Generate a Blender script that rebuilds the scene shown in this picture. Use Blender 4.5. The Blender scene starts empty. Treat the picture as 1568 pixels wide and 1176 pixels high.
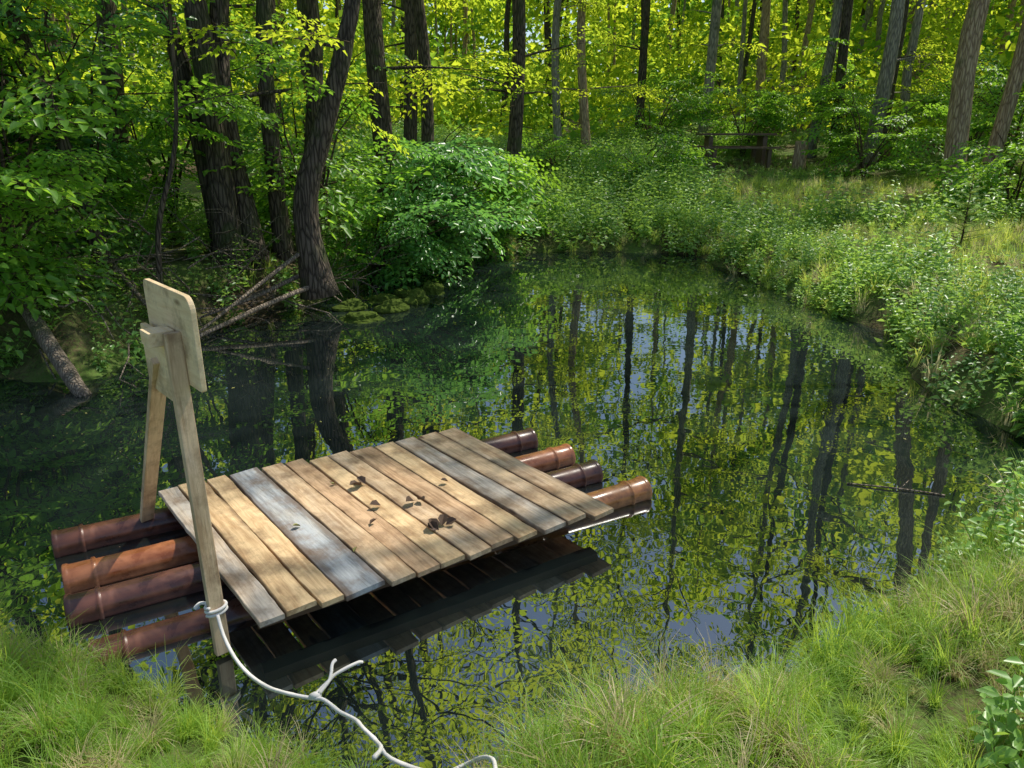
import bpy, math, numpy as np
from mathutils import Vector, Matrix, Euler
R=np.random.default_rng(7)
scene=bpy.context.scene
COL=scene.collection
# ---------------------------------------------------------------- helpers
def link(o,parent=None):
    COL.objects.link(o)
    if parent is not None: o.parent=parent
    return o
def empty(name,loc=(0,0,0)):
    e=bpy.data.objects.new(name,None); e.location=loc; e.empty_display_size=.2
    return link(e)
class MB:
    def __init__(s): s.v=[];s.f=[];s.m=[]
    def add(s,vs,fs,mi=0):
        o=len(s.v); s.v.extend([tuple(map(float,v)) for v in vs])
        s.f.extend([tuple(int(i)+o for i in f) for f in fs]); s.m.extend([mi]*len(fs))
    def tube(s,pts,rad,n=8,mi=0,cap=True,wob=0.0):
        pts=[Vector(p) for p in pts]; vs=[];fs=[]
        if not hasattr(rad,'__len__'): rad=[rad]*len(pts)
        up=Vector((0.13,0.31,1)).normalized(); prev=None
        for i,p in enumerate(pts):
            t=(pts[min(i+1,len(pts)-1)]-pts[max(i-1,0)])
            if t.length<1e-9: t=Vector((0,0,1))
            t.normalize()
            if prev is None:
                a=t.cross(up) if abs(t.dot(up))<.95 else t.cross(Vector((1,0,0)))
            else:
                a=prev-t*prev.dot(t)
            a.normalize(); prev=a; b=t.cross(a)
            for k in range(n):
                an=2*math.pi*k/n; r=rad[i]*(1+wob*float(R.normal()))
                vs.append(p+a*(math.cos(an)*r)+b*(math.sin(an)*r))
        for i in range(len(pts)-1):
            for k in range(n):
                k2=(k+1)%n
                fs.append((i*n+k,i*n+k2,(i+1)*n+k2,(i+1)*n+k))
        if cap:
            fs.append(tuple(range(n-1,-1,-1))); fs.append(tuple((len(pts)-1)*n+k for k in range(n)))
        s.add(vs,fs,mi)
    def box(s,c,ax,ay,az,mi=0):
        c=Vector(c);ax=Vector(ax);ay=Vector(ay);az=Vector(az)
        vs=[c+ax*i+ay*j+az*k for k in(-1,1) for j in(-1,1) for i in(-1,1)]
        s.add(vs,[(0,2,3,1),(4,5,7,6),(0,1,5,4),(2,6,7,3),(0,4,6,2),(1,3,7,5)],mi)
    def obj(s,name,mats,parent=None,smooth=True,lnk=True):
        me=bpy.data.meshes.new(name); me.from_pydata(s.v,[],s.f)
        for m in (mats if isinstance(mats,(list,tuple)) else [mats]): me.materials.append(m)
        me.polygons.foreach_set('material_index',s.m)
        if smooth: me.polygons.foreach_set('use_smooth',[True]*len(s.f))
        me.update()
        o=bpy.data.objects.new(name,me)
        if lnk: link(o,parent)
        return o
# ---------------------------------------------------------------- materials
class NT:
    def __init__(s,name):
        s.m=bpy.data.materials.new(name); s.m.use_nodes=True; s.t=s.m.node_tree; s.t.nodes.clear()
        s.out=s.n('ShaderNodeOutputMaterial')
    def n(s,ty,**k):
        nd=s.t.nodes.new(ty)
        for a,b in k.items(): setattr(nd,a,b)
        return nd
    def l(s,a,b): s.t.links.new(a,b)
    def noise(s,vec,scale,detail=4,rough=.6,dist=0):
        n=s.n('ShaderNodeTexNoise'); n.inputs['Scale'].default_value=scale; n.inputs['Detail'].default_value=detail
        n.inputs['Roughness'].default_value=rough; n.inputs['Distortion'].default_value=dist
        if vec is not None: s.l(vec,n.inputs['Vector'])
        return n.outputs['Fac']
    def ramp(s,fac,stops,interp='LINEAR'):
        r=s.n('ShaderNodeValToRGB'); e=r.color_ramp; e.interpolation=interp
        while len(e.elements)<len(stops): e.elements.new(.5)
        for el,(p,c) in zip(e.elements,stops):
            el.position=p; el.color=(c[0],c[1],c[2],1) if hasattr(c,'__len__') else (c,c,c,1)
        s.l(fac,r.inputs[0]); return r.outputs[0]
    def mix(s,fac,a,b,mode='MIX'):
        m=s.n('ShaderNodeMix',data_type='RGBA',blend_type=mode)
        for sock,val in ((m.inputs[0],fac),(m.inputs[6],a),(m.inputs[7],b)):
            if isinstance(val,bpy.types.NodeSocket): s.l(val,sock)
            elif hasattr(val,'__len__'): sock.default_value=(val[0],val[1],val[2],1)
            else: sock.default_value=val
        return m.outputs[2]
    def math(s,op,a,b=None):
        m=s.n('ShaderNodeMath',operation=op)
        for sock,val in ((m.inputs[0],a),(m.inputs[1],b)):
            if val is None: continue
            if isinstance(val,bpy.types.NodeSocket): s.l(val,sock)
            else: sock.default_value=val
        return m.outputs[0]
    def mapping(s,vec,scale=(1,1,1),loc=None):
        m=s.n('ShaderNodeMapping'); m.inputs['Scale'].default_value=scale
        s.l(vec,m.inputs['Vector'])
        if loc is not None: s.l(loc,m.inputs['Location'])
        return m.outputs[0]
    def bump(s,h,strength,dist=.01):
        b=s.n('ShaderNodeBump'); b.inputs['Strength'].default_value=strength; b.inputs['Distance'].default_value=dist
        s.l(h,b.inputs['Height']); return b.outputs[0]
    def pbsdf(s,col,rough=.6,spec=.5,normal=None,coat=0):
        p=s.n('ShaderNodeBsdfPrincipled')
        for sock,val in ((p.inputs['Base Color'],col),(p.inputs['Roughness'],rough)):
            if isinstance(val,bpy.types.NodeSocket): s.l(val,sock)
            elif hasattr(val,'__len__'): sock.default_value=(val[0],val[1],val[2],1)
            else: sock.default_value=val
        p.inputs['Specular IOR Level'].default_value=spec
        p.inputs['Coat Weight'].default_value=coat
        if normal is not None: s.l(normal,p.inputs['Normal'])
        return p.outputs[0]
    def done(s,sh): s.l(sh,s.out.inputs['Surface']); return s.m
def leaf_mat(name,dark,light,trans,tfac=.5,rough=.38,spec=.5,dry=None,dryamt=.0,nscale=.6,simple=False):
    T=NT(name); at=T.n('ShaderNodeAttribute'); at.attribute_name='rnd'; rnd=at.outputs['Fac']
    if simple: f=rnd
    else:
        geo=T.n('ShaderNodeNewGeometry'); nz=T.noise(geo.outputs['Position'],nscale,0)
        f=T.math('SUBTRACT',T.math('ADD',T.math('MULTIPLY',rnd,.5),T.math('MULTIPLY',nz,.8)),.2)
    col=T.ramp(f,[(.1,dark),(.8,light)])
    tr=T.mix(T.math('MULTIPLY',f,.6),trans,(trans[0]*1.5,trans[1]*1.15,trans[2]*.8))
    if dry is not None:
        r2=T.math('FRACT',T.math('MULTIPLY',rnd,17.3))
        d=T.ramp(r2,[(1-dryamt-.08,0),(1-dryamt,1)])
        col=T.mix(d,col,dry); tr=T.mix(d,tr,dry)
    if simple:
        bb=T.n('ShaderNodeBsdfDiffuse'); T.l(col,bb.inputs['Color']); b=bb.outputs[0]
    else: b=T.pbsdf(col,rough,spec)
    t=T.n('ShaderNodeBsdfTranslucent'); T.l(tr,t.inputs['Color'])
    mx=T.n('ShaderNodeMixShader'); mx.inputs[0].default_value=tfac
    T.l(b,mx.inputs[1]); T.l(t.outputs[0],mx.inputs[2])
    return T.done(mx.outputs[0])
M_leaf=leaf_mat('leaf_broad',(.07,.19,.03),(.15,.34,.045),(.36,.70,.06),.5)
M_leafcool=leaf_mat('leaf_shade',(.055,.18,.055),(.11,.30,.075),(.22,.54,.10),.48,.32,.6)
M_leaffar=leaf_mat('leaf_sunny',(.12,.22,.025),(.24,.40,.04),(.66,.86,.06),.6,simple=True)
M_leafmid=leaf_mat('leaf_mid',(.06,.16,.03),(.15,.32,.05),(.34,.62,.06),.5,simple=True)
M_herb=leaf_mat('leaf_herb',(.10,.24,.065),(.26,.46,.12),(.42,.70,.12),.42,.36,.55)
M_grass=leaf_mat('grass_blade',(.13,.27,.04),(.31,.50,.08),(.52,.74,.11),.45,.45,.4,dry=(.58,.5,.28),dryamt=.2,nscale=1.6)
M_grassfar=leaf_mat('sunlit_grass',(.20,.34,.07),(.46,.60,.16),(.66,.82,.18),.5,dry=(.66,.6,.34),dryamt=.25,simple=True)  # bank sunshine put into the colour: yellower and brighter than the near grass
M_fir=leaf_mat('fir_needle',(.2,.32,.09),(.42,.55,.16),(.5,.65,.12),.4,simple=True)
def bark_mat(name,c1,c2,moss=.3,sc=6):
    T=NT(name); tc=T.n('ShaderNodeTexCoord')
    v=T.mapping(tc.outputs['Object'],(1,1,.16))
    a=T.noise(v,sc*3,3,.65,.6)
    w=T.n('ShaderNodeTexVoronoi'); w.feature='DISTANCE_TO_EDGE'; w.inputs['Scale'].default_value=sc*4; T.l(v,w.inputs['Vector'])
    h=T.math('ADD',T.math('MULTIPLY',a,.6),T.math('MULTIPLY',T.math('MINIMUM',w.outputs['Distance'],.25),2))
    col=T.ramp(h,[(.25,c1),(.75,c2)])
    ms=T.ramp(T.noise(tc.outputs['Object'],1.7,3),[(.62-moss*.3,0),(.72-moss*.2,1)])
    col=T.mix(T.math('MULTIPLY',ms,.6),col,(.06,.085,.025))
    return T.done(T.pbsdf(col,.9,.2,T.bump(h,.9,.03)))
M_bark=bark_mat('bark_dark',(.025,.02,.015),(.13,.105,.08),.3)
M_barkbrown=bark_mat('bark_brown',(.18,.12,.075),(.50,.37,.25),.05,5)
M_barkgrey=bark_mat('bark_grey',(.13,.12,.10),(.38,.34,.28),.2,5)
def simple_twig():
    T=NT('twig_bark'); tc=T.n('ShaderNodeTexCoord'); col=T.ramp(T.noise(tc.outputs['Object'],20,1),[(.3,(.04,.03,.02)),(.7,(.13,.10,.065))])
    d=T.n('ShaderNodeBsdfDiffuse'); T.l(col,d.inputs['Color']); return T.done(d.outputs[0])
M_twig=simple_twig()
M_deadwood=bark_mat('dead_wood',(.10,.08,.06),(.28,.23,.18),.15,8)
def ground_mat():
    T=NT('forest_soil'); geo=T.n('ShaderNodeNewGeometry'); P=geo.outputs['Position']
    a=T.noise(P,9,4,.7); b=T.noise(P,.5,2); c=T.noise(P,45,2)
    col=T.ramp(a,[(.3,(.03,.022,.013)),(.55,(.09,.065,.038)),(.75,(.19,.14,.08))])
    gr=T.ramp(T.math('ADD',T.math('MULTIPLY',b,.7),T.math('MULTIPLY',c,.3)),[(.42,0),(.58,1)])
    col=T.mix(T.math('MULTIPLY',gr,.8),col,(.09,.17,.03))
    return T.done(T.pbsdf(col,.95,.15,T.bump(a,.8,.05)))
M_ground=ground_mat()
def water_mat():
    T=NT('pond_water'); geo=T.n('ShaderNodeNewGeometry'); P=geo.outputs['Position']
    w1=T.noise(P,2.2,2,.5); w2=T.noise(P,9,1,.5)
    h=T.math('ADD',w1,T.math('MULTIPLY',w2,.12))
    bm=T.bump(h,.10,.02)
    mud=T.noise(P,.6,3,.6)
    col=T.ramp(mud,[(.35,(.003,.006,.006)),(.75,(.018,.027,.026))])
    d=T.n('ShaderNodeBsdfDiffuse'); T.l(col,d.inputs['Color'])
    g=T.n('ShaderNodeBsdfGlossy'); g.inputs['Roughness'].default_value=.006; g.inputs['Color'].default_value=(.95,1,.99,1); T.l(bm,g.inputs['Normal'])
    fr=T.n('ShaderNodeFresnel'); fr.inputs['IOR'].default_value=1.33; T.l(bm,fr.inputs['Normal'])
    fac=T.math('ADD',T.math('MULTIPLY',fr.outputs[0],.76),.235)
    mx=T.n('ShaderNodeMixShader'); T.l(fac,mx.inputs[0]); T.l(d.outputs[0],mx.inputs[1]); T.l(g.outputs[0],mx.inputs[2])
    return T.done(mx.outputs[0])
M_water=water_mat()
def wood_mat(name,light,dark,grey=0.0,greycol=(.3,.34,.36),rough=.65,wane=.6):
    T=NT(name); tc=T.n('ShaderNodeTexCoord'); oi=T.n('ShaderNodeObjectInfo')
    off=T.n('ShaderNodeCombineXYZ'); T.l(T.math('MULTIPLY',oi.outputs['Random'],37),off.inputs[0]); T.l(T.math('MULTIPLY',oi.outputs['Random'],11),off.inputs[1])
    v=T.mapping(tc.outputs['Object'],(.8,9,9),off.outputs[0])
    v2=T.mapping(tc.outputs['Object'],(1,3.0,3.0),off.outputs[0])
    big=T.noise(v,1.3,5,.6,1.6); fine=T.noise(v,8,6,.7,.6); blot=T.noise(v2,2.2,4,.6)
    f=T.math('ADD',T.math('MULTIPLY',big,.42),T.math('ADD',T.math('MULTIPLY',fine,.34),T.math('MULTIPLY',blot,.24)))
    col=T.ramp(f,[(.40,dark),(.55,light)])
    vo=T.n('ShaderNodeTexVoronoi'); vo.inputs['Scale'].default_value=2.4; T.l(v2,vo.inputs['Vector'])
    kn=T.ramp(vo.outputs['Distance'],[(.06,1),(.13,0)])
    col=T.mix(T.math('MULTIPLY',kn,.9),col,(dark[0]*.3,dark[1]*.24,dark[2]*.22))
    gp=T.ramp(T.noise(v2,1.3,5,.6),[(.62-grey*.5,0),(.75-grey*.45,1)])
    g2=T.ramp(f,[(.40,(greycol[0]*.45,greycol[1]*.45,greycol[2]*.46)),(.55,greycol)])
    col=T.mix(T.math('MULTIPLY',gp,min(1,grey*1.6)),col,g2)
    st=T.ramp(T.noise(tc.outputs['Object'],4,6,.7),[(.48,0),(.66,1)])
    col=T.mix(T.math('MULTIPLY',st,.7),col,(.20,.12,.065))
    sx=T.n('ShaderNodeSeparateXYZ'); T.l(tc.outputs['Object'],sx.inputs[0])
    ed=T.math('ADD',T.math('ABSOLUTE',sx.outputs[1]),T.math('MULTIPLY',T.math('SUBTRACT',T.noise(v2,3,4,.7),.5),.07))
    edf=T.ramp(ed,[(.058,0),(.075,1)])
    col=T.mix(T.math('MULTIPLY',edf,wane),col,(.12,.07,.04))
    return T.done(T.pbsdf(col,rough,.35,T.bump(f,.7,.007)))
W_pine=wood_mat('pine_plank',(.78,.57,.32),(.48,.30,.15),.10)
W_tan=wood_mat('tan_plank',(.68,.50,.31),(.37,.23,.125),.25,(.48,.44,.37))
W_brown=wood_mat('brown_plank',(.62,.42,.25),(.30,.175,.09),.2,(.45,.39,.31))
W_grey=wood_mat('weathered_plank',(.64,.51,.37),(.32,.235,.16),.45,(.50,.48,.44))
W_blue=wood_mat('damp_grey_plank',(.54,.51,.45),(.26,.235,.2),.6,(.44,.47,.49))
W_leg=wood_mat('leg_board',(.74,.56,.36),(.44,.29,.16),.15,wane=0)
W_pale=wood_mat('fresh_board',(.88,.70,.44),(.74,.54,.30),.0,wane=0)
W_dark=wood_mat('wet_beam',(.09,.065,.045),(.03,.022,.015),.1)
W_bench=wood_mat('bench_wood',(.2,.16,.12),(.08,.065,.05),.2)
def glaze(name,a,b,sc=9):
    T=NT(name); tc=T.n('ShaderNodeTexCoord'); n=T.noise(tc.outputs['Object'],sc,6,.6,.5)
    n2=T.noise(T.mapping(tc.outputs['Object'],(1,1,6)),3,4)
    f=T.math('ADD',T.math('MULTIPLY',n,.5),T.math('MULTIPLY',n2,.5))
    col=T.ramp(f,[(.38,a),(.62,b)])
    mud=T.ramp(T.noise(tc.outputs['Object'],5,6,.7),[(.52,0),(.7,1)])
    col=T.mix(T.math('MULTIPLY',mud,.5),col,(.07,.045,.03))
    rg=T.ramp(n,[(.3,.2),(.7,.45)])
    return T.done(T.pbsdf(col,rg,.5,T.bump(n,.2,.004),.2))
G_dark=glaze('dark_glazed_clay',(.045,.018,.014),(.18,.07,.04))
G_orange=glaze('orange_glazed_clay',(.28,.085,.03),(.70,.28,.12))
G_violet=glaze('brown_glazed_clay',(.055,.025,.022),(.22,.09,.06))
G_copper=glaze('copper_glazed_clay',(.16,.06,.02),(.64,.28,.10))
def plain(name,c,rough=.8,spec=.3,var=.3):
    T=NT(name); tc=T.n('ShaderNodeTexCoord'); n=T.noise(tc.outputs['Object'],30,5)
    col=T.mix(n,(c[0]*(1-var),c[1]*(1-var),c[2]*(1-var)),(c[0]*(1+var),c[1]*(1+var),c[2]*(1+var)))
    return T.done(T.pbsdf(col,rough,spec,T.bump(n,.3,.005)))
M_rope=plain('rope_fibre',(.74,.72,.68),.85,.2,.15)
M_hole=plain('pipe_mouth_shade',(.02,.012,.01))  # near-black colour stands in for the shade inside the open pipes
M_moss=plain('moss',(.06,.09,.015),1,.1,.8)
M_deadleaf=plain('dead_leaf',(.10,.065,.045),.7,.3,.5)
M_yleaf=plain('yellow_leaf',(.26,.25,.08),.6,.3,.3)
# ---------------------------------------------------------------- pond outline and terrain
pond=np.array([(-7.6,5.2),(-6.6,6.5),(-4.79,6.61),(-3.89,6.43),(-3.77,7.02),(-3.77,8.27),(-3.04,9.4),(-2.6,9.8),(-2.35,10.6),(-2.3,11.6),(-1.67,12.6),(-.77,13.5),(.2,14.1),(1.45,14.36),(3.37,13.96),(3.64,11.95),(3.92,9.6),(4.3,8.26),(3.8,6.8),(3.66,5.91),(3.8,5.27),(4.3,4.95),(4.1,4.45),(3.15,4.1),(2.5,3.55),(1.8,2.98),(1.2,2.6),(.6,2.38),(.15,2.28),(-.08,2.0),(-.15,1.72),(-.33,1.72),(-.5,2.02),(-.85,2.20),(-1.3,2.40),(-1.75,2.64),(-2.3,2.80),(-3.2,2.9),(-4.6,3.0),(-6.6,3.7)])
def sdist(x,y):
    x=np.asarray(x,float);y=np.asarray(y,float); dmin=np.full(x.shape,1e9); ins=np.zeros(x.shape,bool)
    n=len(pond)
    for i in range(n):
        ax,ay=pond[i];bx,by=pond[(i+1)%n]
        ex,ey=bx-ax,by-ay; t=np.clip(((x-ax)*ex+(y-ay)*ey)/(ex*ex+ey*ey),0,1)
        d=np.hypot(x-ax-t*ex,y-ay-t*ey); dmin=np.minimum(dmin,d)
        c=((ay>y)!=(by>y)); 
        with np.errstate(divide='ignore',invalid='ignore'):
            xi=(bx-ax)*(y-ay)/(by-ay+1e-12)+ax
        ins^=(c&(x<xi))
    return np.where(ins,-dmin,dmin)
def sm(t): t=np.clip(t,0,1); return t*t*(3-2*t)
def hnoise(x,y):
    return (np.sin(x*1.3+y*.7)*np.cos(y*1.1-x*.4)*.5+np.sin(x*3.1-y*2.3+1)*.25+np.sin(x*6.3+y*5.1)*np.sin(y*7.7-x*2)*.15)
def H(x,y):
    x=np.asarray(x,float);y=np.asarray(y,float)
    d=sdist(x,y)+.10*hnoise(x*1.7,y*1.7)*sm((y-4)/2); nz=hnoise(x,y)
    left=sm((-x-1)/2)*sm((y-5)/1.5); right=sm((x-2)/1.5)*sm((y-4)/2)
    bank=.20+.37*left+.12*right
    z=bank*sm(d/(.45+.5*left))+.18*sm((d-.5)/3)+.06*nz*sm(d/.8)
    z+= .25*sm((2.5-y)/3)*sm((3-y)/1)*sm(d/1.5)
    z+= .075*np.clip(y-14.5,0,12)+.03*np.clip(y-26.5,0,14)+.10*np.clip(y-27,0,35)*sm((x-2)/14)+.05*np.clip(y-40,0,40)
    z+= .10*np.clip(x-10,0,30)
    zi=-.75*sm(-d/.7)-.06
    return np.where(d<0,np.minimum(zi,-.02),z)
def H1(x,y): return float(H(np.array([x]),np.array([y]))[0])
N=330
u=np.linspace(-1,1,N); ax=18*u+ 240*np.sign(u)*np.abs(u)**5; X,Y=np.meshgrid(ax,ax+8)
Z=H(X,Y)
V=np.stack([X.ravel(),Y.ravel(),Z.ravel()],1)
idx=np.arange(N*N).reshape(N,N)
F=np.stack([idx[:-1,:-1].ravel(),idx[:-1,1:].ravel(),idx[1:,1:].ravel(),idx[1:,:-1].ravel()],1)
me=bpy.data.meshes.new('ground'); me.from_pydata(V.tolist(),[],F.tolist()); me.materials.append(M_ground)
me.polygons.foreach_set('use_smooth',[True]*len(F)); link(bpy.data.objects.new('ground',me))
mb=MB(); mb.add([(-9,1,0),(6,1,0),(6,16,0),(-9,16,0)],[(0,1,2,3)]); mb.obj('pond_water',M_water,smooth=False)
# ---------------------------------------------------------------- plant templates (instanced)
def leafgeo(mb,base,dirv,nrm,L,W,fold=.25,mi=0,droop=.12,simple=False):
    d=Vector(dirv).normalized(); n=Vector(nrm); n=(n-d*n.dot(d)).normalized(); s=d.cross(n); b=Vector(base)
    p=lambda a,w,h: b+d*(a*L)+s*(w*W)+n*(h*W)
    if simple:
        mb.add([b,p(.45,.5,fold),p(1,0,-droop*2),p(.45,-.5,fold)],[(0,1,2),(0,2,3)],mi); return
    vs=[b,p(.33,.5,fold),p(.72,.36,fold*.8-droop),p(1,0,-droop*2.2),p(.72,-.36,fold*.8-droop),p(.33,-.5,fold)]
    mb.add(vs,[(0,1,2,3),(0,3,4,5)],mi)
def rv(s=1): return Vector(R.normal(0,s,3).tolist())
def spray(name,mats,leafL=.085,ratio=.62,nside=10,droop=.18,simple=False,step=.055):
    mb=MB()
    def axp(t): return Vector((t,0.04*math.sin(t*5),.06*t-droop*t*t))
    mb.tube([axp(t) for t in np.linspace(0,1,4)],[.009*(1-t*.8) for t in np.linspace(0,1,4)],3,1,False)
    for i in range(nside):
        t=.12+.82*i/nside; sg=1 if i%2 else -1; ang=sg*(math.radians(48)+R.normal()*.15)
        Ls=(.52-.36*t)*(.8+.4*R.random()); p0=axp(t); dv=Vector((math.cos(ang),math.sin(ang),R.normal()*.12)).normalized()
        if not simple: mb.tube([p0,p0+dv*Ls+Vector((0,0,-.05*Ls))],[.004,.0015],3,1,False)
        k=max(2,int(Ls/step))
        for j in range(k):
            q=(j+1)/k; s2=1 if j%2 else -1; a2=ang+s2*.85*(1-.7*(q>.95)); 
            if q>.95: a2=ang
            ld=Vector((math.cos(a2),math.sin(a2),R.normal()*.22-.15))
            leafgeo(mb,p0+dv*Ls*q+Vector((0,0,-.05*Ls*q*q)),ld,Vector((0,0,1))+rv(.28),leafL*(.75+.5*R.random()),leafL*ratio,simple=simple)
    nn_=12 if not simple else 7
    for j in range(nn_):
        t=.1+.9*j/(nn_-1); s2=1 if j%2 else -1
        leafgeo(mb,axp(t),Vector((math.cos(s2*.7),math.sin(s2*.7),R.normal()*.2-.1)),Vector((0,0,1))+rv(.28),leafL*(.8+.4*R.random()),leafL*ratio,simple=simple)
    return mb.obj(name,mats,lnk=False)
def clump(name,mats,n=60,L=.22,rad=.55):
    mb=MB()
    for i in range(n):
        p=rv(.42); p.z*=.55
        dd=Vector((p.x,p.y,R.normal()*.3-.15))
        leafgeo(mb,p*rad*1.6,dd,Vector((0,0,1))+rv(.4),L*(.6+.7*R.random()),L*.65,simple=True)
    return mb.obj(name,mats,lnk=False)
def herb(name,mats,h=.55,pairs=8,L=.10,simple=False,stems=3):
    mb=MB()
    for s in range(stems):
        b=Vector((R.normal()*.07,R.normal()*.07,0)); ln=Vector((R.normal()*.2,R.normal()*.2,1)).normalized(); hh=h*(.6+.5*R.random())
        P=lambda t: b+ln*hh*t+Vector((ln.x,ln.y,0))*.35*t*t*hh
        mb.tube([P(0),P(1)],[.004,.002],3,0,False)
        for i in range(pairs):
            t=.2+.8*i/(pairs-1); a0=i*1.57+R.normal()*.3; l=L*(1.15-.6*t)
            for a in (a0,a0+math.pi):
                dv=Vector((math.cos(a),math.sin(a),.15-.3*R.random()))
                leafgeo(mb,P(t)+dv*.02,dv,Vector((0,0,1))+rv(.25),l*(.8+.4*R.random()),l*.62,simple=simple)
    return mb.obj(name,mats,lnk=False)
def tuft(name,mats,nb=70,L=.42,w=.0045,spread=.9,rad=.06,ns=4):
    mb=MB()
    for i in range(nb):
        a=R.random()*6.283; b=Vector((math.cos(a)*rad*R.random(),math.sin(a)*rad*R.random(),-.02))
        a2=a+R.normal()*.7; out=Vector((math.cos(a2),math.sin(a2),0)); sp=spread*(.15+.85*R.random()); l=L*(.5+.6*R.random())
        side=Vector((-out.y,out.x,0)); vs=[]
        p=b.copy(); el=math.pi/2-.25*sp*R.random()
        for k in range(ns+1):
            t=k/ns; ww=w*(1-t**1.5)*.5+.0003
            vs+= [p+side*ww,p-side*ww]
            p=p+(out*math.cos(el)+Vector((0,0,1))*math.sin(el))*(l/ns); el-= sp*(.55+.25*k*.4)*5/ns
        mb.add(vs,[(2*k,2*k+1,2*k+3,2*k+2) for k in range(ns)])
    return mb.obj(name,mats,lnk=False)
def collection(name,objs):
    c=bpy.data.collections.new(name)
    for o in objs: c.objects.link(o)
    return c
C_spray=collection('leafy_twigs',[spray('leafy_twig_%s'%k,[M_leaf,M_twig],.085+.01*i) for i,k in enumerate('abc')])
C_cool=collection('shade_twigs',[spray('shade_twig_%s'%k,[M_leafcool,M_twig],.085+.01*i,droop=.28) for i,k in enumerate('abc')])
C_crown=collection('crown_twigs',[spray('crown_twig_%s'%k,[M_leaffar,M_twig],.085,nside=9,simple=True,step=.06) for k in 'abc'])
C_far=collection('far_clumps',[clump('far_clump_%s'%k,[M_leaffar if k!='c' else M_leafmid,M_twig]) for k in 'abc'])
C_herb=collection('herbs',[herb('herb_%s'%k,[M_herb],.45+.12*i,6+i,.12,True) for i,k in enumerate('abc')])
C_herbnear=collection('herbs_near',[herb('herb_near_%s'%k,[M_herb],.45+.12*i,8+i,.10) for i,k in enumerate('abc')])
C_tuft=collection('tufts',[tuft('tuft_%s'%k,[M_grass],46+12*i,.36+.07*i,.006,.8+.2*i) for i,k in enumerate('abc')])
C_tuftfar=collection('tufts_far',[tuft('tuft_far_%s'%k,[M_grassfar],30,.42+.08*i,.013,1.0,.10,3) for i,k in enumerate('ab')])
def group(coll):
    g=bpy.data.node_groups.new('scatter_'+coll.name,'GeometryNodeTree')
    g.interface.new_socket('Geometry',in_out='INPUT',socket_type='NodeSocketGeometry')
    g.interface.new_socket('Geometry',in_out='OUTPUT',socket_type='NodeSocketGeometry')
    n=g.nodes; gi=n.new('NodeGroupInput'); go=n.new('NodeGroupOutput')
    ci=n.new('GeometryNodeCollectionInfo'); ci.inputs['Collection'].default_value=coll
    ci.inputs['Separate Children'].default_value=True; ci.inputs['Reset Children'].default_value=True
    ip=n.new('GeometryNodeInstanceOnPoints'); ip.inputs['Pick Instance'].default_value=True
    a=n.new('GeometryNodeInputNamedAttribute'); a.data_type='FLOAT_VECTOR'; a.inputs['Name'].default_value='rot'
    er=n.new('FunctionNodeEulerToRotation')
    s=n.new('GeometryNodeInputNamedAttribute'); s.data_type='FLOAT'; s.inputs['Name'].default_value='scl'
    rz=n.new('GeometryNodeRealizeInstances')
    L=g.links.new
    L(gi.outputs[0],ip.inputs['Points']); L(ci.outputs[0],ip.inputs['Instance'])
    L(a.outputs[0],er.inputs[0]); L(er.outputs[0],ip.inputs['Rotation']); L(s.outputs[0],ip.inputs['Scale'])
    L(ip.outputs[0],rz.inputs[0]); L(rz.outputs[0],go.inputs[0])
    return g
GR={c.name:group(c) for c in (C_spray,C_cool,C_crown,C_far,C_herb,C_herbnear,C_tuft,C_tuftfar)}
def scatter(name,coll,P,rot,scl,parent=None):
    P=np.asarray(P,float); n=len(P)
    me=bpy.data.meshes.new(name); me.vertices.add(n); me.vertices.foreach_set('co',P.ravel())
    a=me.attributes.new('rot','FLOAT_VECTOR','POINT'); a.data.foreach_set('vector',np.asarray(rot,float).ravel())
    b=me.attributes.new('scl','FLOAT','POINT'); b.data.foreach_set('value',np.asarray(scl,float).ravel())
    b=me.attributes.new('rnd','FLOAT','POINT'); b.data.foreach_set('value',R.random(n))
    o=bpy.data.objects.new(name,me); link(o,parent)
    md=o.modifiers.new('instances','NODES'); md.node_group=GR[coll.name]
    return o
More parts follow.
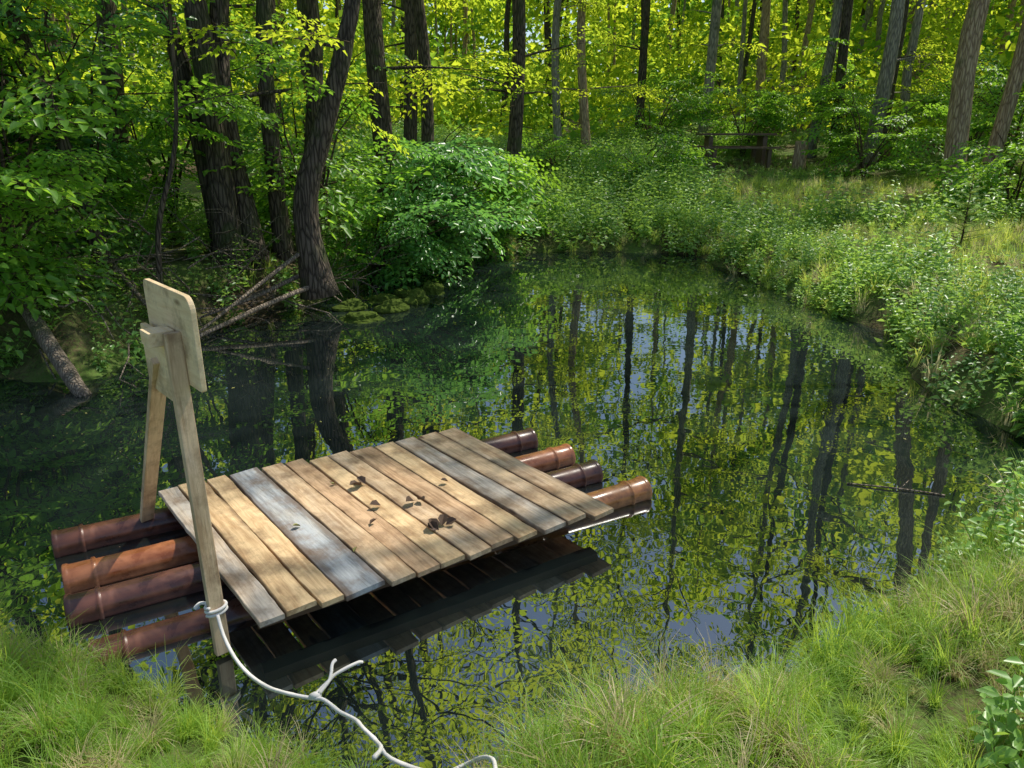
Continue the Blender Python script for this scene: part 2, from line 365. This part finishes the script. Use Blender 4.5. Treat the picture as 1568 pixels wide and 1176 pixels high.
# ---------------------------------------------------------------- trees
def interp(path,t):
    k=t*(len(path)-1); i=min(int(k),len(path)-2); f=k-i
    return Vector(path[i]).lerp(Vector(path[i+1]),f)
def smoothpath(path,n=24):
    P=[Vector(p) for p in path]; out=[]
    for j in range(n+1):
        k=j/n*(len(P)-1); i=min(int(k),len(P)-2); f=k-i
        p0=P[max(i-1,0)];p1=P[i];p2=P[i+1];p3=P[min(i+2,len(P)-1)]
        out.append(.5*((2*p1)+(p2-p0)*f+(2*p0-5*p1+4*p2-p3)*f*f+(3*p1-p0-3*p2+p3)*f**3))
    return out
DENS=.36
def tree(name,x,y,h,r,lean=(0,0),path=None,crown0=5,cr=3.2,ns=200,sc=1.5,bark=None,coll=None,low=0,limbs=14,flare=1.5,dens=None):
    ns=int(ns*(DENS if dens is None else dens))
    z0=H1(x,y)-.15
    if path is None:
        path=[(x,y,z0)]; 
        for k in range(1,6):
            t=k/5; path.append((x+lean[0]*t+R.normal()*.12*(1+t),y+lean[1]*t+R.normal()*.12*(1+t),z0+h*t))
    path=smoothpath(path,26); hh=path[-1].z
    base=empty(name,(0,0,0))
    mb=MB(); n=len(path)
    rad=[max(.02,r*(1-.85*(i/(n-1))**1.1)*(1+(flare-1)*math.exp(-(path[i].z-path[0].z)/.35))) for i in range(n)]
    mb.tube(path,rad,12,0,True,.035)
    P=[];RT=[];S=[]
    zt=path[0].z
    for k in range(limbs+low):
        islow=k>=limbs
        zz=(zt+1.8+R.random()*3.6) if islow else zt+crown0+(hh-zt-crown0)*(k+.5)/limbs
        i=min(range(n),key=lambda q:abs(path[q].z-zz)); p0=path[i]
        az=R.random()*6.283; q=(zz-zt-crown0)/max(.1,hh-zt-crown0)
        ln=(min(cr,3.2)*.6 if islow else cr*(1.05-.6*max(q,0)))*(.7+.5*R.random()); el=math.radians(10 if islow else 18+40*max(q,0))+R.normal()*.1
        dv=Vector((math.cos(az)*math.cos(el),math.sin(az)*math.cos(el),math.sin(el)))
        lp=[p0+dv*ln*t+Vector((R.normal()*.06,R.normal()*.06,-.10*ln*t*t))*(1 if t>0 else 0) for t in (0,.25,.5,.75,1)]
        r0=max(.012,rad[i]*(.22 if islow else .42))
        mb.tube(lp,[r0*(1-.85*t) for t in (0,.25,.5,.75,1)],6,0,False)
        m=max(6 if islow else 2,int(ns/(limbs+low)*(.7 if islow else 1)))
        for j in range(m):
            t=.25+.75*R.random(); pp=interp(lp,t); off=rv(.30*(1+cr*.08)); off.z*=.8
            P.append(pp+off); RT.append((R.normal()*.35,R.normal()*.25+.12,az+R.normal()*.9)); S.append((1.0 if islow else sc)*(.65+.6*R.random()))
    mb.obj('trunk_and_limbs',bark or M_bark,base)
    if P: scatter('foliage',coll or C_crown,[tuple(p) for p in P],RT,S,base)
    return base
tree('alder_tree',-2.45,9.4,14,.17,path=[(-2.45,9.4,.2),(-2.55,9.4,1.3),(-2.27,9.45,2.2),(-1.97,9.5,3.1),(-1.75,9.6,4.2),(-1.4,9.9,8),(-1.2,10.2,13)],crown0=6,cr=2.8,ns=150,low=2)
tree('alder_tree',-3.75,9.9,14,.17,lean=(-1.5,.5),ns=120,low=1)
tree('alder_tree',-3.45,10.1,13,.14,lean=(-.6,.8),ns=100,low=1)
tree('alder_tree',-3.95,10.3,13,.13,lean=(-2.4,.2),ns=80)
tree('alder_tree',-3.2,10.5,13,.12,lean=(.2,.4),ns=80,low=1)
tree('alder_tree',-4.9,9.0,11,.09,lean=(-1.6,.2),ns=70,low=1)
tree('alder_tree',-5.7,9.4,11,.10,lean=(-.6,.5),ns=70,low=1)
tree('alder_tree',-3.3,12.2,15,.15,lean=(.7,.4),ns=120)
tree('alder_tree',-2.15,13.6,15,.19,lean=(-.8,.3),ns=140,low=2)
tree('alder_tree',-1.7,15.2,15,.14,lean=(-.5,.3),ns=120,low=1)
tree('alder_tree',-7.2,9.2,13,.16,lean=(-.8,.3),ns=160,low=2)
tree('alder_tree',-8.4,7.6,12,.17,lean=(.5,-.3),ns=160,low=2)
tree('alder_tree',-6.3,12.2,14,.17,lean=(.6,.3),ns=150,low=1)
tree('alder_tree',-.05,17.3,17,.17,lean=(.3,.3),crown0=6,cr=3.4,ns=240,low=7)
tree('maple_tree',-2.6,19.5,17,.18,lean=(.3,.3),crown0=6,ns=180,low=4)
tree('maple_tree',-5.5,18,17,.2,lean=(.3,.3),crown0=6,ns=180,low=3)
tree('spruce_tree',2.45,25,22,.15,lean=(.1,.1),crown0=7,cr=3.4,ns=480,bark=M_barkbrown,sc=1.7,limbs=20,low=3)
tree('spruce_tree',1.5,24.5,20,.13,lean=(.1,.1),crown0=7,cr=3.0,ns=320,bark=M_barkgrey,sc=1.7,limbs=18,low=2)
tree('beech_tree',6.9,28.5,24,.19,lean=(.2,0),crown0=7,cr=4.6,ns=560,bark=M_barkgrey,low=3,sc=1.8,limbs=20)
tree('beech_tree',4.9,30.5,24,.17,lean=(.2,0),crown0=8,cr=4.0,ns=380,bark=M_bark,low=3,sc=1.8,limbs=18)
tree('beech_tree',9.9,26,22,.17,lean=(.2,0),crown0=8,cr=3.6,ns=240,bark=M_barkgrey,low=2,sc=1.6)
tree('beech_tree',10.3,22.5,20,.21,lean=(-.1,0),crown0=8,cr=3.0,ns=160,bark=M_barkgrey,low=3,sc=1.5)
tree('beech_tree',10.9,23.3,20,.16,lean=(.3,0),crown0=8,cr=2.8,ns=90,bark=M_bark,low=2)
tree('pine_tree',10.0,17.4,19,.24,lean=(.9,.3),crown0=9,cr=3.2,ns=230,bark=M_barkbrown,low=1,sc=1.4,limbs=16)
tree('pine_tree',10.95,17.9,18,.18,lean=(1.0,.3),crown0=9,cr=2.8,ns=90,bark=M_barkbrown,low=1)
tree('dapple_tree',9.6,9.8,17,.2,lean=(-2.6,-.3),crown0=8.5,cr=4.3,ns=330,sc=1.2,limbs=20)  # unseen tree, added out of frame so its crown dapples the raft
tree('young_sapling',-4.0,8.3,4,.035,path=[(-4.0,8.35,.4),(-3.88,8.3,1.2),(-3.62,8.3,1.9),(-3.5,8.3,2.5),(-3.42,8.3,3.6),(-3.3,8.3,4.6)],crown0=1.6,cr=1.0,ns=34,sc=.7,limbs=8,coll=C_spray,flare=1.1,dens=1)
# ---------------------------------------------------------------- shrubs
def shrub(name,x,y,h,rad,ns,sc=.9,coll=None,stems=7,bias=(0,0)):
    z0=H1(x,y); base=empty(name); mb=MB(); P=[];RT=[];S=[]
    for k in range(stems):
        az=R.random()*6.283; dx=math.cos(az)*rad*(.4+.6*R.random())+bias[0]; dy=math.sin(az)*rad*(.4+.6*R.random())+bias[1]; hh=h*(.5+.5*R.random())
        lp=[Vector((x+dx*t**1.5+R.normal()*.03,y+dy*t**1.5+R.normal()*.03,z0-.1+hh*(t-.22*t**3))) for t in np.linspace(0,1,8)]
        mb.tube(lp,[.028*(1-.8*t) for t in np.linspace(0,1,8)],5,0,False)
        yaw=math.atan2(dy,dx)
        for j in range(int(ns*.75/stems)):
            t=.2+.8*R.random(); pp=interp(lp,t)
            P.append(pp+rv(.10)); RT.append((R.normal()*.3,R.normal()*.22+.12,yaw+R.normal()*1.2)); S.append(sc*(.6+.6*R.random()))
    mb.obj('stems',M_twig,base,); scatter('foliage',coll or C_cool,[tuple(p) for p in P],RT,S,base)
for a in [(-6.6,7.7,3.6,1.5,70),(-5.3,8.0,3.8,1.3,70),(-5.2,7.4,2.0,1.0,40),(-5.3,9.4,4.4,1.3,70),(-2.9,10.9,3.6,1.1,50),(-6.3,9.9,4.8,1.7,70),(-7.6,8.4,4.6,1.8,80),(-2.0,12.4,3.4,1.4,80),(-1.1,14.2,2.6,1.5,70),(-3.6,13.2,4.2,1.8,70),(-5.3,11.8,4.8,1.8,70),(-.2,15.4,2.0,1.3,50),(-5.9,6.95,2.6,1.0,45)]:
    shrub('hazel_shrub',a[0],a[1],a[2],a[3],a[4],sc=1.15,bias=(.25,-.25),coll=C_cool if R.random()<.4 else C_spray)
shrub('hornbeam_shrub',-2.2,11.6,2.8,1.2,70,bias=(1.3,-.6),stems=8)
shrub('hornbeam_shrub',-1.6,13.0,2.4,1.1,70,bias=(1.2,-.3),stems=8)
for a in [(9.9,15.2,2.4,1.2,60),(12,15,3.4,1.6,80),(12.5,19.5,3.6,1.8,80),(9.3,20.5,3.2,1.5,80),(11.8,12,2.6,1.5,70),(3.2,19.5,1.8,1.2,50),(4.8,27,3.4,2,80),(1.2,20.5,1.8,1.2,50),(7.7,26,3.8,1.8,90),(13.5,23,4.5,2,90),(14.5,17.5,4.5,2,90),(11,25.5,4.5,2,90)]:
    shrub('elder_shrub',*a,sc=1.2,coll=C_spray)
# ---------------------------------------------------------------- ground vegetation
def pts(n,x0,x1,y0,y1,cond=None):
    x=R.uniform(x0,x1,n);y=R.uniform(y0,y1,n);d=sdist(x,y);k=d>.0
    if cond is not None: k&=cond(x,y,d)
    x=x[k];y=y[k]; return x,y,H(x,y),d[k]
def rrot(n,t=.15): return np.stack([R.normal(0,t,n),R.normal(0,t,n),R.uniform(0,6.283,n)],1)
tbl=lambda x,y:(np.abs(x-7.1)<2.4)&(y>14.5)&(y<26)
x,y,z,d=pts(6500,2.5,15,5.2,24,lambda x,y,d:(R.random(len(x))<np.where(d<1.5,1,.30))&(x>.5))
scatter('bank_herbs',C_herb,np.stack([x,y,z-.03],1),rrot(len(x),.2),R.uniform(.5,1.15,len(x))*np.where(d<2.0,1,.5)*np.where(tbl(x,y),.6,1)*(.85+.25*np.sin(x*2.1)*np.sin(y*1.7)))
x,y,z,d=pts(4600,-5,9,13.6,30,lambda x,y,d:R.random(len(x))<.8)
scatter('far_bank_herbs',C_herb,np.stack([x,y,z-.03],1),rrot(len(x),.2),R.uniform(.7,1.4,len(x))*np.where(tbl(x,y),.3,1))
x,y,z,d=pts(1500,-11,-2,6,14,lambda x,y,d:(y>6)&(R.random(len(x))<.6))
scatter('left_bank_herbs',C_herb,np.stack([x,y,z-.03],1),rrot(len(x),.25),R.uniform(.5,1.0,len(x)))
x,y,z,d=pts(9000,-4,6,.7,5.2,lambda x,y,d:(y<1.5+5*(d<.9)+2.5*(x>.5))&(R.random(len(x))<np.where(d<.5,1,.6)))
scatter('grass',C_tuft,np.stack([x,y,z],1),rrot(len(x),.24),R.uniform(.4,1.0,len(x))*(.76+.3*np.sin(x*2.3+1)*np.cos(y*3.1)))
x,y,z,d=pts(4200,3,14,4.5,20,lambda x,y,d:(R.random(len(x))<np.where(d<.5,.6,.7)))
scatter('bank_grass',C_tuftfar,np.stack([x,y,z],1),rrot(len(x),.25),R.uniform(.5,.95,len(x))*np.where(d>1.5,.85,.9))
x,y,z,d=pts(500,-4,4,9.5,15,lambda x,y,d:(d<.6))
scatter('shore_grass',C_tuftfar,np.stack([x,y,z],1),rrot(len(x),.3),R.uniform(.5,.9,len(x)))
x,y,z,d=pts(150,2.0,5,.8,5,lambda x,y,d:(x>2.0))
scatter('near_bank_herbs',C_herbnear,np.stack([x,y,z],1),rrot(len(x),.25),R.uniform(.4,.85,len(x)))
wx=np.array([1.62,1.78,1.7,1.9,1.55]);wy=np.array([1.9,1.8,2.0,1.95,1.75])
scatter('broadleaf_weed',C_herbnear,np.stack([wx,wy,H(wx,wy)],1),rrot(5,.25),[.8,.7,.75,.8,.6])
# ---------------------------------------------------------------- distant forest
mb=MB(); P=[];RT=[];S=[]
cnt=0
while cnt<200:
    x=R.uniform(-45,50);y=R.uniform(8,75)
    if (abs(x)<9+ (y<15)*3 and y<30) or math.hypot(x,y)>80 or (x>0 and y<25 and x<16): continue
    if math.hypot(x,y-8)<13: continue
    cnt+=1; z=H1(x,y); h=R.uniform(15,24); r=R.uniform(.1,.24)
    lx,ly=R.normal(0,.5,2)
    path=[(x+lx*t+R.normal()*.08,y+ly*t+R.normal()*.08,z-.2+h*t) for t in np.linspace(0,1,7)]
    mb.tube(path,[r*(1-.8*t) for t in np.linspace(0,1,7)],7,int(R.integers(0,3)),False)
    for j in range(12):
        t=R.uniform(.35,1.0); c=R.uniform(.5,3.2)*(1.3-t*.7); a=R.random()*6.283
        P.append((x+lx*t+math.cos(a)*c,y+ly*t+math.sin(a)*c,z+h*t)); S.append(R.uniform(1.4,2.4)); RT.append((R.normal()*.25,R.normal()*.25,R.random()*6.283))
n=2100
x=R.uniform(-48,48,n);y=R.uniform(12,70,n)
k=~(((np.abs(x-2)<12)&(y<27))|((x>-9)&(x<4)&(y<17))|((x>3)&(x<10)&(y<32)))&(np.hypot(x,y-8)>9)
x=x[k];y=y[k];z=H(x,y)+R.uniform(.2,1,len(x))*R.uniform(.5,6,len(x))
for a,b,c in zip(x,y,z): P.append((a,b,c)); S.append(R.uniform(.9,1.9)); RT.append((R.normal()*.25,R.normal()*.25,R.random()*6.283))
for k in range(850):
    a=R.uniform(-.35,math.pi+.35); rr=R.uniform(66,78); x=math.cos(a)*rr;y=8+math.sin(a)*rr
    P.append((x,y,H1(x,y)+R.uniform(0,16 if x<5 else 8))); S.append(R.uniform(3.5,6)); RT.append((R.normal()*.3,R.normal()*.3,R.random()*6.283))
df=mb.obj('distant_forest',[M_bark,M_barkbrown,M_barkgrey])
scatter('foliage',C_far,P,RT,S,df)
# ---------------------------------------------------------------- raft
raft=empty('wooden_raft')
A=Vector((-2.10,3.95,0));B=Vector((-.39,4.91,0));C=Vector((.57,3.74,0));D=Vector((-1.09,2.69,0))
e=(B-A).normalized(); widths=[.125,.15,.125,.20,.15,.14,.145,.145,.165,.145,.165,.16,.165]
mats=[W_grey,W_pine,W_pine,W_blue,W_tan,W_brown,W_pine,W_tan,W_brown,W_pine,W_grey,W_tan,W_tan]
tot=sum(widths); s=0
for i,w in enumerate(widths):
    c=(s+w/2)/tot; s+=w
    p0=A.lerp(B,c); p1=D.lerp(C,c)
    dv=(p1-p0).normalized(); L=(p1-p0).length+R.normal()*.03; mid=(p0+p1)/2+dv*R.normal()*.016
    ww=w*(1.96/tot)-.012; th=.026; ns=26; vs=[];fs=[]
    wl=np.cumsum(R.normal(0,.0019,ns+1)); wr=np.cumsum(R.normal(0,.0019,ns+1)); wl-=wl.mean(); wr-=wr.mean()
    for k in range(ns+1):
        xx=-L/2+L*k/ns; a=-ww/2+wl[k]; b=ww/2+wr[k]; cup=.0025*R.normal()
        c2=.003
        vs+=[(xx,a,-th/2),(xx,a,th/2-c2),(xx,a+c2,th/2),(xx,(a+b)/2,th/2+cup*.2),(xx,b-c2,th/2),(xx,b,th/2-c2),(xx,b,-th/2)]
        if k<ns:
            for q in range(7): fs.append((k*7+q,k*7+(q+1)%7,(k+1)*7+(q+1)%7,(k+1)*7+q))
    fs.append(tuple(range(6,-1,-1))); fs.append(tuple(ns*7+q for q in range(7)))
    m=MB(); m.add(vs,fs)
    o=m.obj('plank_%d'%(i+1),mats[i],raft,smooth=False)
    yaw=math.atan2(dv.y,dv.x); o.rotation_euler=(R.normal()*.016,R.normal()*.005,yaw); o.location=(mid.x,mid.y,.187+R.normal()*.003)
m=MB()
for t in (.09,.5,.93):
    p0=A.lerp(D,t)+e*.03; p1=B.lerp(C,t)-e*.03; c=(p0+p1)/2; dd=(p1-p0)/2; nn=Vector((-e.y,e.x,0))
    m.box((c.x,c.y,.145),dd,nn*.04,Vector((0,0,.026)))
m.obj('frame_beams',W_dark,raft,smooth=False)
pipes=[((-2.52,3.59),(.15,5.09),G_dark,G_dark),((-2.27,3.25),(.40,4.8),G_orange,G_orange),((-2.11,2.99),(.56,4.53),G_violet,G_dark),((-1.86,2.72),(.84,4.28),G_dark,G_copper)]
for i,(a,b,m1,m2) in enumerate(pipes):
    a=Vector((a[0],a[1],.035 if i<3 else -.015));b=Vector((b[0],b[1],.035)); L=(b-a).length; r=.078
    for side in (0,1):
        m=MB(); dv=(b-a)/L*(1 if side==0 else -1); st=a if side==0 else b; ln=L*.5-.004
        prof=[(0.03,r-.022),(0.0,r-.022),(0,r+.006),(.006,r+.010),(.025,r+.010),(.032,r+.004),(.13,r+.003),(.136,r+.011),(.150,r+.011),(.156,r),(.45,r*.995),(.46,r*1.01),(ln,r)]
        up=Vector((0,0,1)); sd=dv.cross(up); nseg=40; vs=[];fs=[]
        for (l,rr) in prof:
            for k in range(nseg):
                an=2*math.pi*k/nseg; vs.append(st+dv*l+(up*math.sin(an)+sd*math.cos(an))*rr-st)
        for q in range(len(prof)-1):
            for k in range(nseg): fs.append((q*nseg+k,q*nseg+(k+1)%nseg,(q+1)*nseg+(k+1)%nseg,(q+1)*nseg+k))
        m.add(vs,fs,0); m.add([vs[k] for k in range(nseg)],[tuple(range(nseg))],1)  # flat dark disc in the mouth, painted as interior shade
        o=m.obj('clay_pipe_%d%s'%(i+1,'ab'[side]),[m1 if side==0 else m2,M_hole],raft); o.location=st
        md=o.modifiers.new('w','WEIGHTED_NORMAL'); 
        for p in o.data.polygons[-1:]: p.use_smooth=False
dd=Vector((.67,-.742,0)).normalized(); nn=Vector((-dd.y,dd.x,0))*-1
if nn.dot(Vector((-1,-1,0)))<0: nn=-nn
def board(name,p0,p1,wv,hw,tv,ht,mat,round_=None,bev=.003):
    p0=Vector(p0);p1=Vector(p1);ax=(p1-p0); L=ax.length; ax.normalize(); wv=(wv-ax*wv.dot(ax)).normalized(); tv=ax.cross(wv)
    prof=[]
    if round_:
        for (cx,cy,a0,rr) in ((L-round_[1],hw-round_[1],0,round_[1]),(round_[0],hw-round_[0],90,round_[0]),(round_[2],-hw+round_[2],180,round_[2]),(L-round_[3],-hw+round_[3],270,round_[3])):
            for k in range(7):
                an=math.radians(a0+90*k/6); prof.append((cx+rr*math.cos(an),cy+rr*math.sin(an)))
    else: prof=[(L,-hw),(L,hw),(0,hw),(0,-hw)]
    n=len(prof); m=MB()
    vs=[(a,b,ht) for a,b in prof]+[(a,b,-ht) for a,b in prof]
    fs=[tuple(range(n)),tuple(range(2*n-1,n-1,-1))]+[(k,n+k,n+(k+1)%n,(k+1)%n) for k in range(n)]
    m.add(vs,fs); o=m.obj(name,mat,raft,smooth=False)
    o.matrix_world=Matrix.Translation(p0)@Matrix((ax,wv,tv)).transposed().to_4x4()
    b=o.modifiers.new('bevel','BEVEL'); b.width=bev; b.segments=2; b.limit_method='ANGLE'
    return o
Zv=Vector((0,0,1))
board('front_leg',(-1.275,2.73,.02),(-1.335,2.83,1.45),nn,.032,dd,.017,W_leg)
board('rear_leg',(-2.10,3.80,.08),(-1.46,2.96,1.30),nn,.034,dd,.017,W_leg)
cA=Vector((-1.41,2.90,1.42))-nn*.05
board('head_board',cA-dd*.28,cA+dd*.26,Zv,.188,nn,.011,W_pale,round_=(.03,.06,.03,.01))
cB=Vector((-1.425,3.0,1.285))+nn*.05
board('side_board',cB-dd*.17,cB+dd*.15,Zv,.14,nn,.011,W_pale,round_=(.01,.01,.04,.01))
cC=Vector((-1.40,2.89,1.42))+nn*.02
board('spacer_block',cC-dd*.05,cC+dd*.05,Zv,.03,nn,.05,W_pale)
def deadleaf(mb,p,s,mi=0):
    a=R.random()*6.28; d=Vector((math.cos(a),math.sin(a),.15)); leafgeo(mb,p,d,Vector((0,0,1))+rv(.25),s,s*.7,.5,mi,-.15)
m=MB()
for (s_,t_,k) in ((.50,.36,.09),(.48,.55,.07),(.57,.58,.08),(.52,.82,.09),(.55,.80,.08),(.40,.66,.05),(.25,.55,.045),(.72,.5,.05),(.3,.8,.035),(.44,.3,.03)):
    p=A.lerp(B,s_).lerp(D.lerp(C,s_),t_); deadleaf(m,(p.x,p.y,.206),k,0 if k>.047 else 1)
    if k>.07: deadleaf(m,(p.x+.02,p.y+.01,.208),k*.8,0)
m.obj('fallen_leaves',[M_deadleaf,M_yleaf],raft,smooth=False)
# rope
rope=empty('rope')
m=MB()
def rp(pl,r=.0075,n=60): m.tube(smoothpath(pl,n),r,8,0,True,.08)
lx,ly,lz=-1.283,2.745,.22
loop=[]
for k in range(20):
    a=k*2*math.pi/9; loop.append(Vector((lx,ly,lz+.006*k*.35))+nn*(.043*math.cos(a))+dd*(.028*math.sin(a)))
m.tube(smoothpath(loop,120),.0075,8)
rp([(lx,ly,lz+.03),(lx-.06,ly+.0,lz+.045),(lx-.085,ly-.02,lz+.03)],n=10)
rp([(lx+.02,ly-.04,.23),(-1.20,2.61,.17),(-1.10,2.50,.13),(-.98,2.39,.14),(-.87,2.31,.17),(-.76,2.26,.19),(-.70,2.24,.20),(-.63,2.19,.19),(-.56,2.13,.21),(-.52,2.07,.23),(-.46,2.0,.24),(-.40,1.96,.2),(-.25,1.98,.12),(-.16,2.02,.12),(-.10,1.97,.2),(-.06,1.88,.28),(-.05,1.78,.32)])
rp([(-.74,2.26,.20),(-.70,2.31,.22),(-.67,2.34,.235),(-.60,2.38,.25),(-.58,2.39,.245)],.0065,16)
rp([(-.72,2.26,.21),(-.69,2.31,.235),(-.69,2.36,.26),(-.68,2.38,.265)],.0065,16)
rp([(-.46,2.0,.24),(-.43,1.93,.28),(-.44,1.86,.31)],n=12)
m.tube([( -.755,2.26,.195),(-.735,2.26,.20),(-.715,2.26,.205)],[.011,.016,.011],8)
m.obj('rope_strand',M_rope,rope)
# ---------------------------------------------------------------- logs, roots, rocks
m=MB(); m.tube(smoothpath([(-6.8,9.6,1.35),(-5.7,8.3,1.0),(-4.7,7.1,.52),(-3.75,6.15,-.02)],16),[.10-.0022*k for k in range(17)],10,0,True,.05)
m.obj('fallen_log',M_deadwood)
m=MB()
for k in range(170):
    t=R.random(); x=-7+5.2*t+R.normal()*.5; y=7.0+3.6*t+R.normal()*.8
    if sdist(np.array([x]),np.array([y]))[0]<-.3: continue
    z=max(H1(x,y),0)+R.uniform(0,.5); a=R.normal()*.9-.6; el=R.normal()*.35; l=R.uniform(.4,1.5); dv=Vector((math.cos(a)*math.cos(el),math.sin(a)*math.cos(el),math.sin(el)))
    p=Vector((x,y,z)); r=R.uniform(.004,.016)
    q=[p,p+dv*l*.35+rv(.04),p+dv*l*.7+rv(.06),p+dv*l+rv(.08)]
    m.tube(q,[r,r*.8,r*.6,r*.25],5,0,False)
    for j in range(2):
        b=q[1].lerp(q[2],R.random()); m.tube([b,b+(dv+rv(.5))*l*.3],[r*.5,r*.2],4,0,False)
for pl in ([(-2.5,9.3,.35),(-2.9,8.7,.25),(-3.4,7.9,.08),(-3.8,7.4,-.05)],[(-2.6,9.5,.5),(-3.1,8.9,.3),(-3.7,8.6,.1)],[(-4.6,8.6,.7),(-3.9,7.9,.35),(-3.3,7.5,-.03)],[(-2.45,9.6,.9),(-2.9,8.9,.55),(-3.6,7.8,-.02)]):
    m.tube(smoothpath(pl,10),[.035*(1-.06*k) for k in range(11)],7,0,False,.05)
m.obj('dead_branches',M_deadwood)
def rock(name,x,y,z,sx,sy,sz,mat):
    import bmesh
    bm=bmesh.new(); bmesh.ops.create_icosphere(bm,subdivisions=4,radius=1)
    s0=R.random()*50
    for v in bm.verts:
        c=v.co; f=1+.22*math.sin(c.x*3+s0)*math.sin(c.y*3.3+s0*2)+.12*math.sin(c.z*7+s0)+.08*math.sin(c.x*13+s0)*math.sin(c.y*12)+R.normal()*.035
        v.co=Vector((c.x*f*sx,c.y*f*sy,c.z*f*sz))
    me=bpy.data.meshes.new(name); bm.to_mesh(me); bm.free(); me.materials.append(mat)
    o=bpy.data.objects.new(name,me); o.location=(x,y,z); link(o)
for a in [(-1.85,8.9,.0,.22,.16,.10),(-1.55,9.4,.0,.2,.16,.13),(-1.3,9.9,.0,.18,.16,.15),(-1.12,10.5,.0,.16,.16,.15),(-1.75,10.0,-.02,.25,.2,.09),(-2.1,9.5,.0,.2,.16,.11),(-1.5,10.3,.0,.12,.12,.12)]:
    rock('mossy_rock',*a,M_moss)
m=MB(); m.tube(smoothpath([(2.2,4.42,.006),(2.4,4.36,.012),(2.62,4.30,.008),(2.75,4.25,.006)],10),.006,5); m.tube([(2.5,4.33,.01),(2.58,4.38,.05)],.003,4)
m.obj('floating_twig',M_deadwood)
m=MB()
for k in range(700):
    if R.random()<.3: x=R.uniform(-4.5,-1);y=R.uniform(4.5,8.5)
    else: x=R.uniform(-3.5,4);y=R.uniform(3.5,13.5)
    if sdist(np.array([x]),np.array([y]))[0]>-.05: continue
    s_=R.uniform(.004,.009)*(1+(R.random()<.05)*1.6); a=R.random()*6.28
    ca,sa=math.cos(a)*s_,math.sin(a)*s_
    m.add([(x+ca,y+sa,.003),(x-sa*.5,y+ca*.5,.004),(x-ca,y-sa,.003),(x+sa*.5,y-ca*.5,.004)],[(0,1,2,3)],int(R.random()<.4))
m.obj('floating_leaf_litter',[M_deadleaf,M_yleaf],smooth=False)
# ---------------------------------------------------------------- bench table, stump, fir
tb=empty('picnic_table'); zt=H1(6.7,23.5)
m=MB()
for k in range(4): m.box((6.7,23.2+.2*k,zt+.92),(1.1,0,0),(0,.09,0),(0,0,.03))
for sx in (-.8,.8):
    m.box((6.7+sx,23.5,zt+.42),(.06,0,0),(0,.3,0),(0,0,.45))
m.obj('table_top',W_bench,tb,smooth=False)
m=MB()
for yy in (22.75,24.2):
    m.box((6.7,yy,zt+.55),(1.1,0,0),(0,.14,0),(0,0,.025))
    for sx in (-.8,.8): m.box((6.7+sx,yy,zt+.25),(.05,0,0),(0,.1,0),(0,0,.26))
m.obj('seats',W_bench,tb,smooth=False)
m=MB(); zs=H1(8.5,23); m.tube([(8.5,23,zs-.1),(8.5,23,zs+.1),(8.52,23,zs+.8)],[.26,.2,.18],12,0,True,.05); m.obj('tree_stump',M_barkbrown)
fir=empty('fir_sapling'); m=MB(); m2=MB(); fx,fy=6.7,11.2; fz=H1(fx,fy)
m.tube([(fx,fy,fz-.05),(fx,fy,fz+1.1)],[.016,.004],6)
for k in range(40):
    t=k/39; z=fz+.12+.95*t; l=.55*(1-t)+.06; a=k*2.4; dv=Vector((math.cos(a),math.sin(a),.25)).normalized(); p0=Vector((fx,fy,z))
    m.tube([p0,p0+dv*l],[.005,.002],4,0,False)
    for j in range(int(l/.008)):
        q=p0+dv*l*(j*.008/l+.05); sd=dv.cross(Vector((0,0,1)))*(1 if j%2 else -1)+dv*.7+rv(.12)
        sd.normalize(); w=dv*.008
        m2.add([q-w,q+w,q+sd*.07],[(0,1,2)])
m.obj('stem',M_twig,fir); m2.obj('needles',M_fir,fir,smooth=False)
# ---------------------------------------------------------------- light, sky, camera
el=math.radians(58); sd=Vector((.80,.60,0)).normalized()
sdir=Vector((sd.x*math.cos(el),sd.y*math.cos(el),math.sin(el)))
L=bpy.data.lights.new('sun','SUN'); L.energy=5; L.angle=math.radians(.5); L.color=(1,.93,.82)
lo=bpy.data.objects.new('sun',L); lo.rotation_euler=sdir.to_track_quat('Z','Y').to_euler(); link(lo)
w=bpy.data.worlds.new('World'); scene.world=w; w.use_nodes=True; nt=w.node_tree; nt.nodes.clear()
sk=nt.nodes.new('ShaderNodeTexSky'); sk.sky_type='NISHITA'; sk.sun_disc=False; sk.sun_elevation=el; sk.sun_rotation=math.atan2(sd.x,sd.y)
bg=nt.nodes.new('ShaderNodeBackground'); bg.inputs[1].default_value=.15; ow=nt.nodes.new('ShaderNodeOutputWorld')
nt.links.new(sk.outputs[0],bg.inputs[0]); nt.links.new(bg.outputs[0],ow.inputs[0])
cd=bpy.data.cameras.new('camera'); cam=bpy.data.objects.new('camera',cd); link(cam)
cd.sensor_width=36; cd.lens=26.19; cd.clip_end=2000; cam.location=(0,0,2.2); cam.rotation_euler=(math.radians(71.2),0,0)
scene.camera=cam
scene.view_settings.view_transform='Standard'; scene.view_settings.look='None'; scene.view_settings.exposure=0
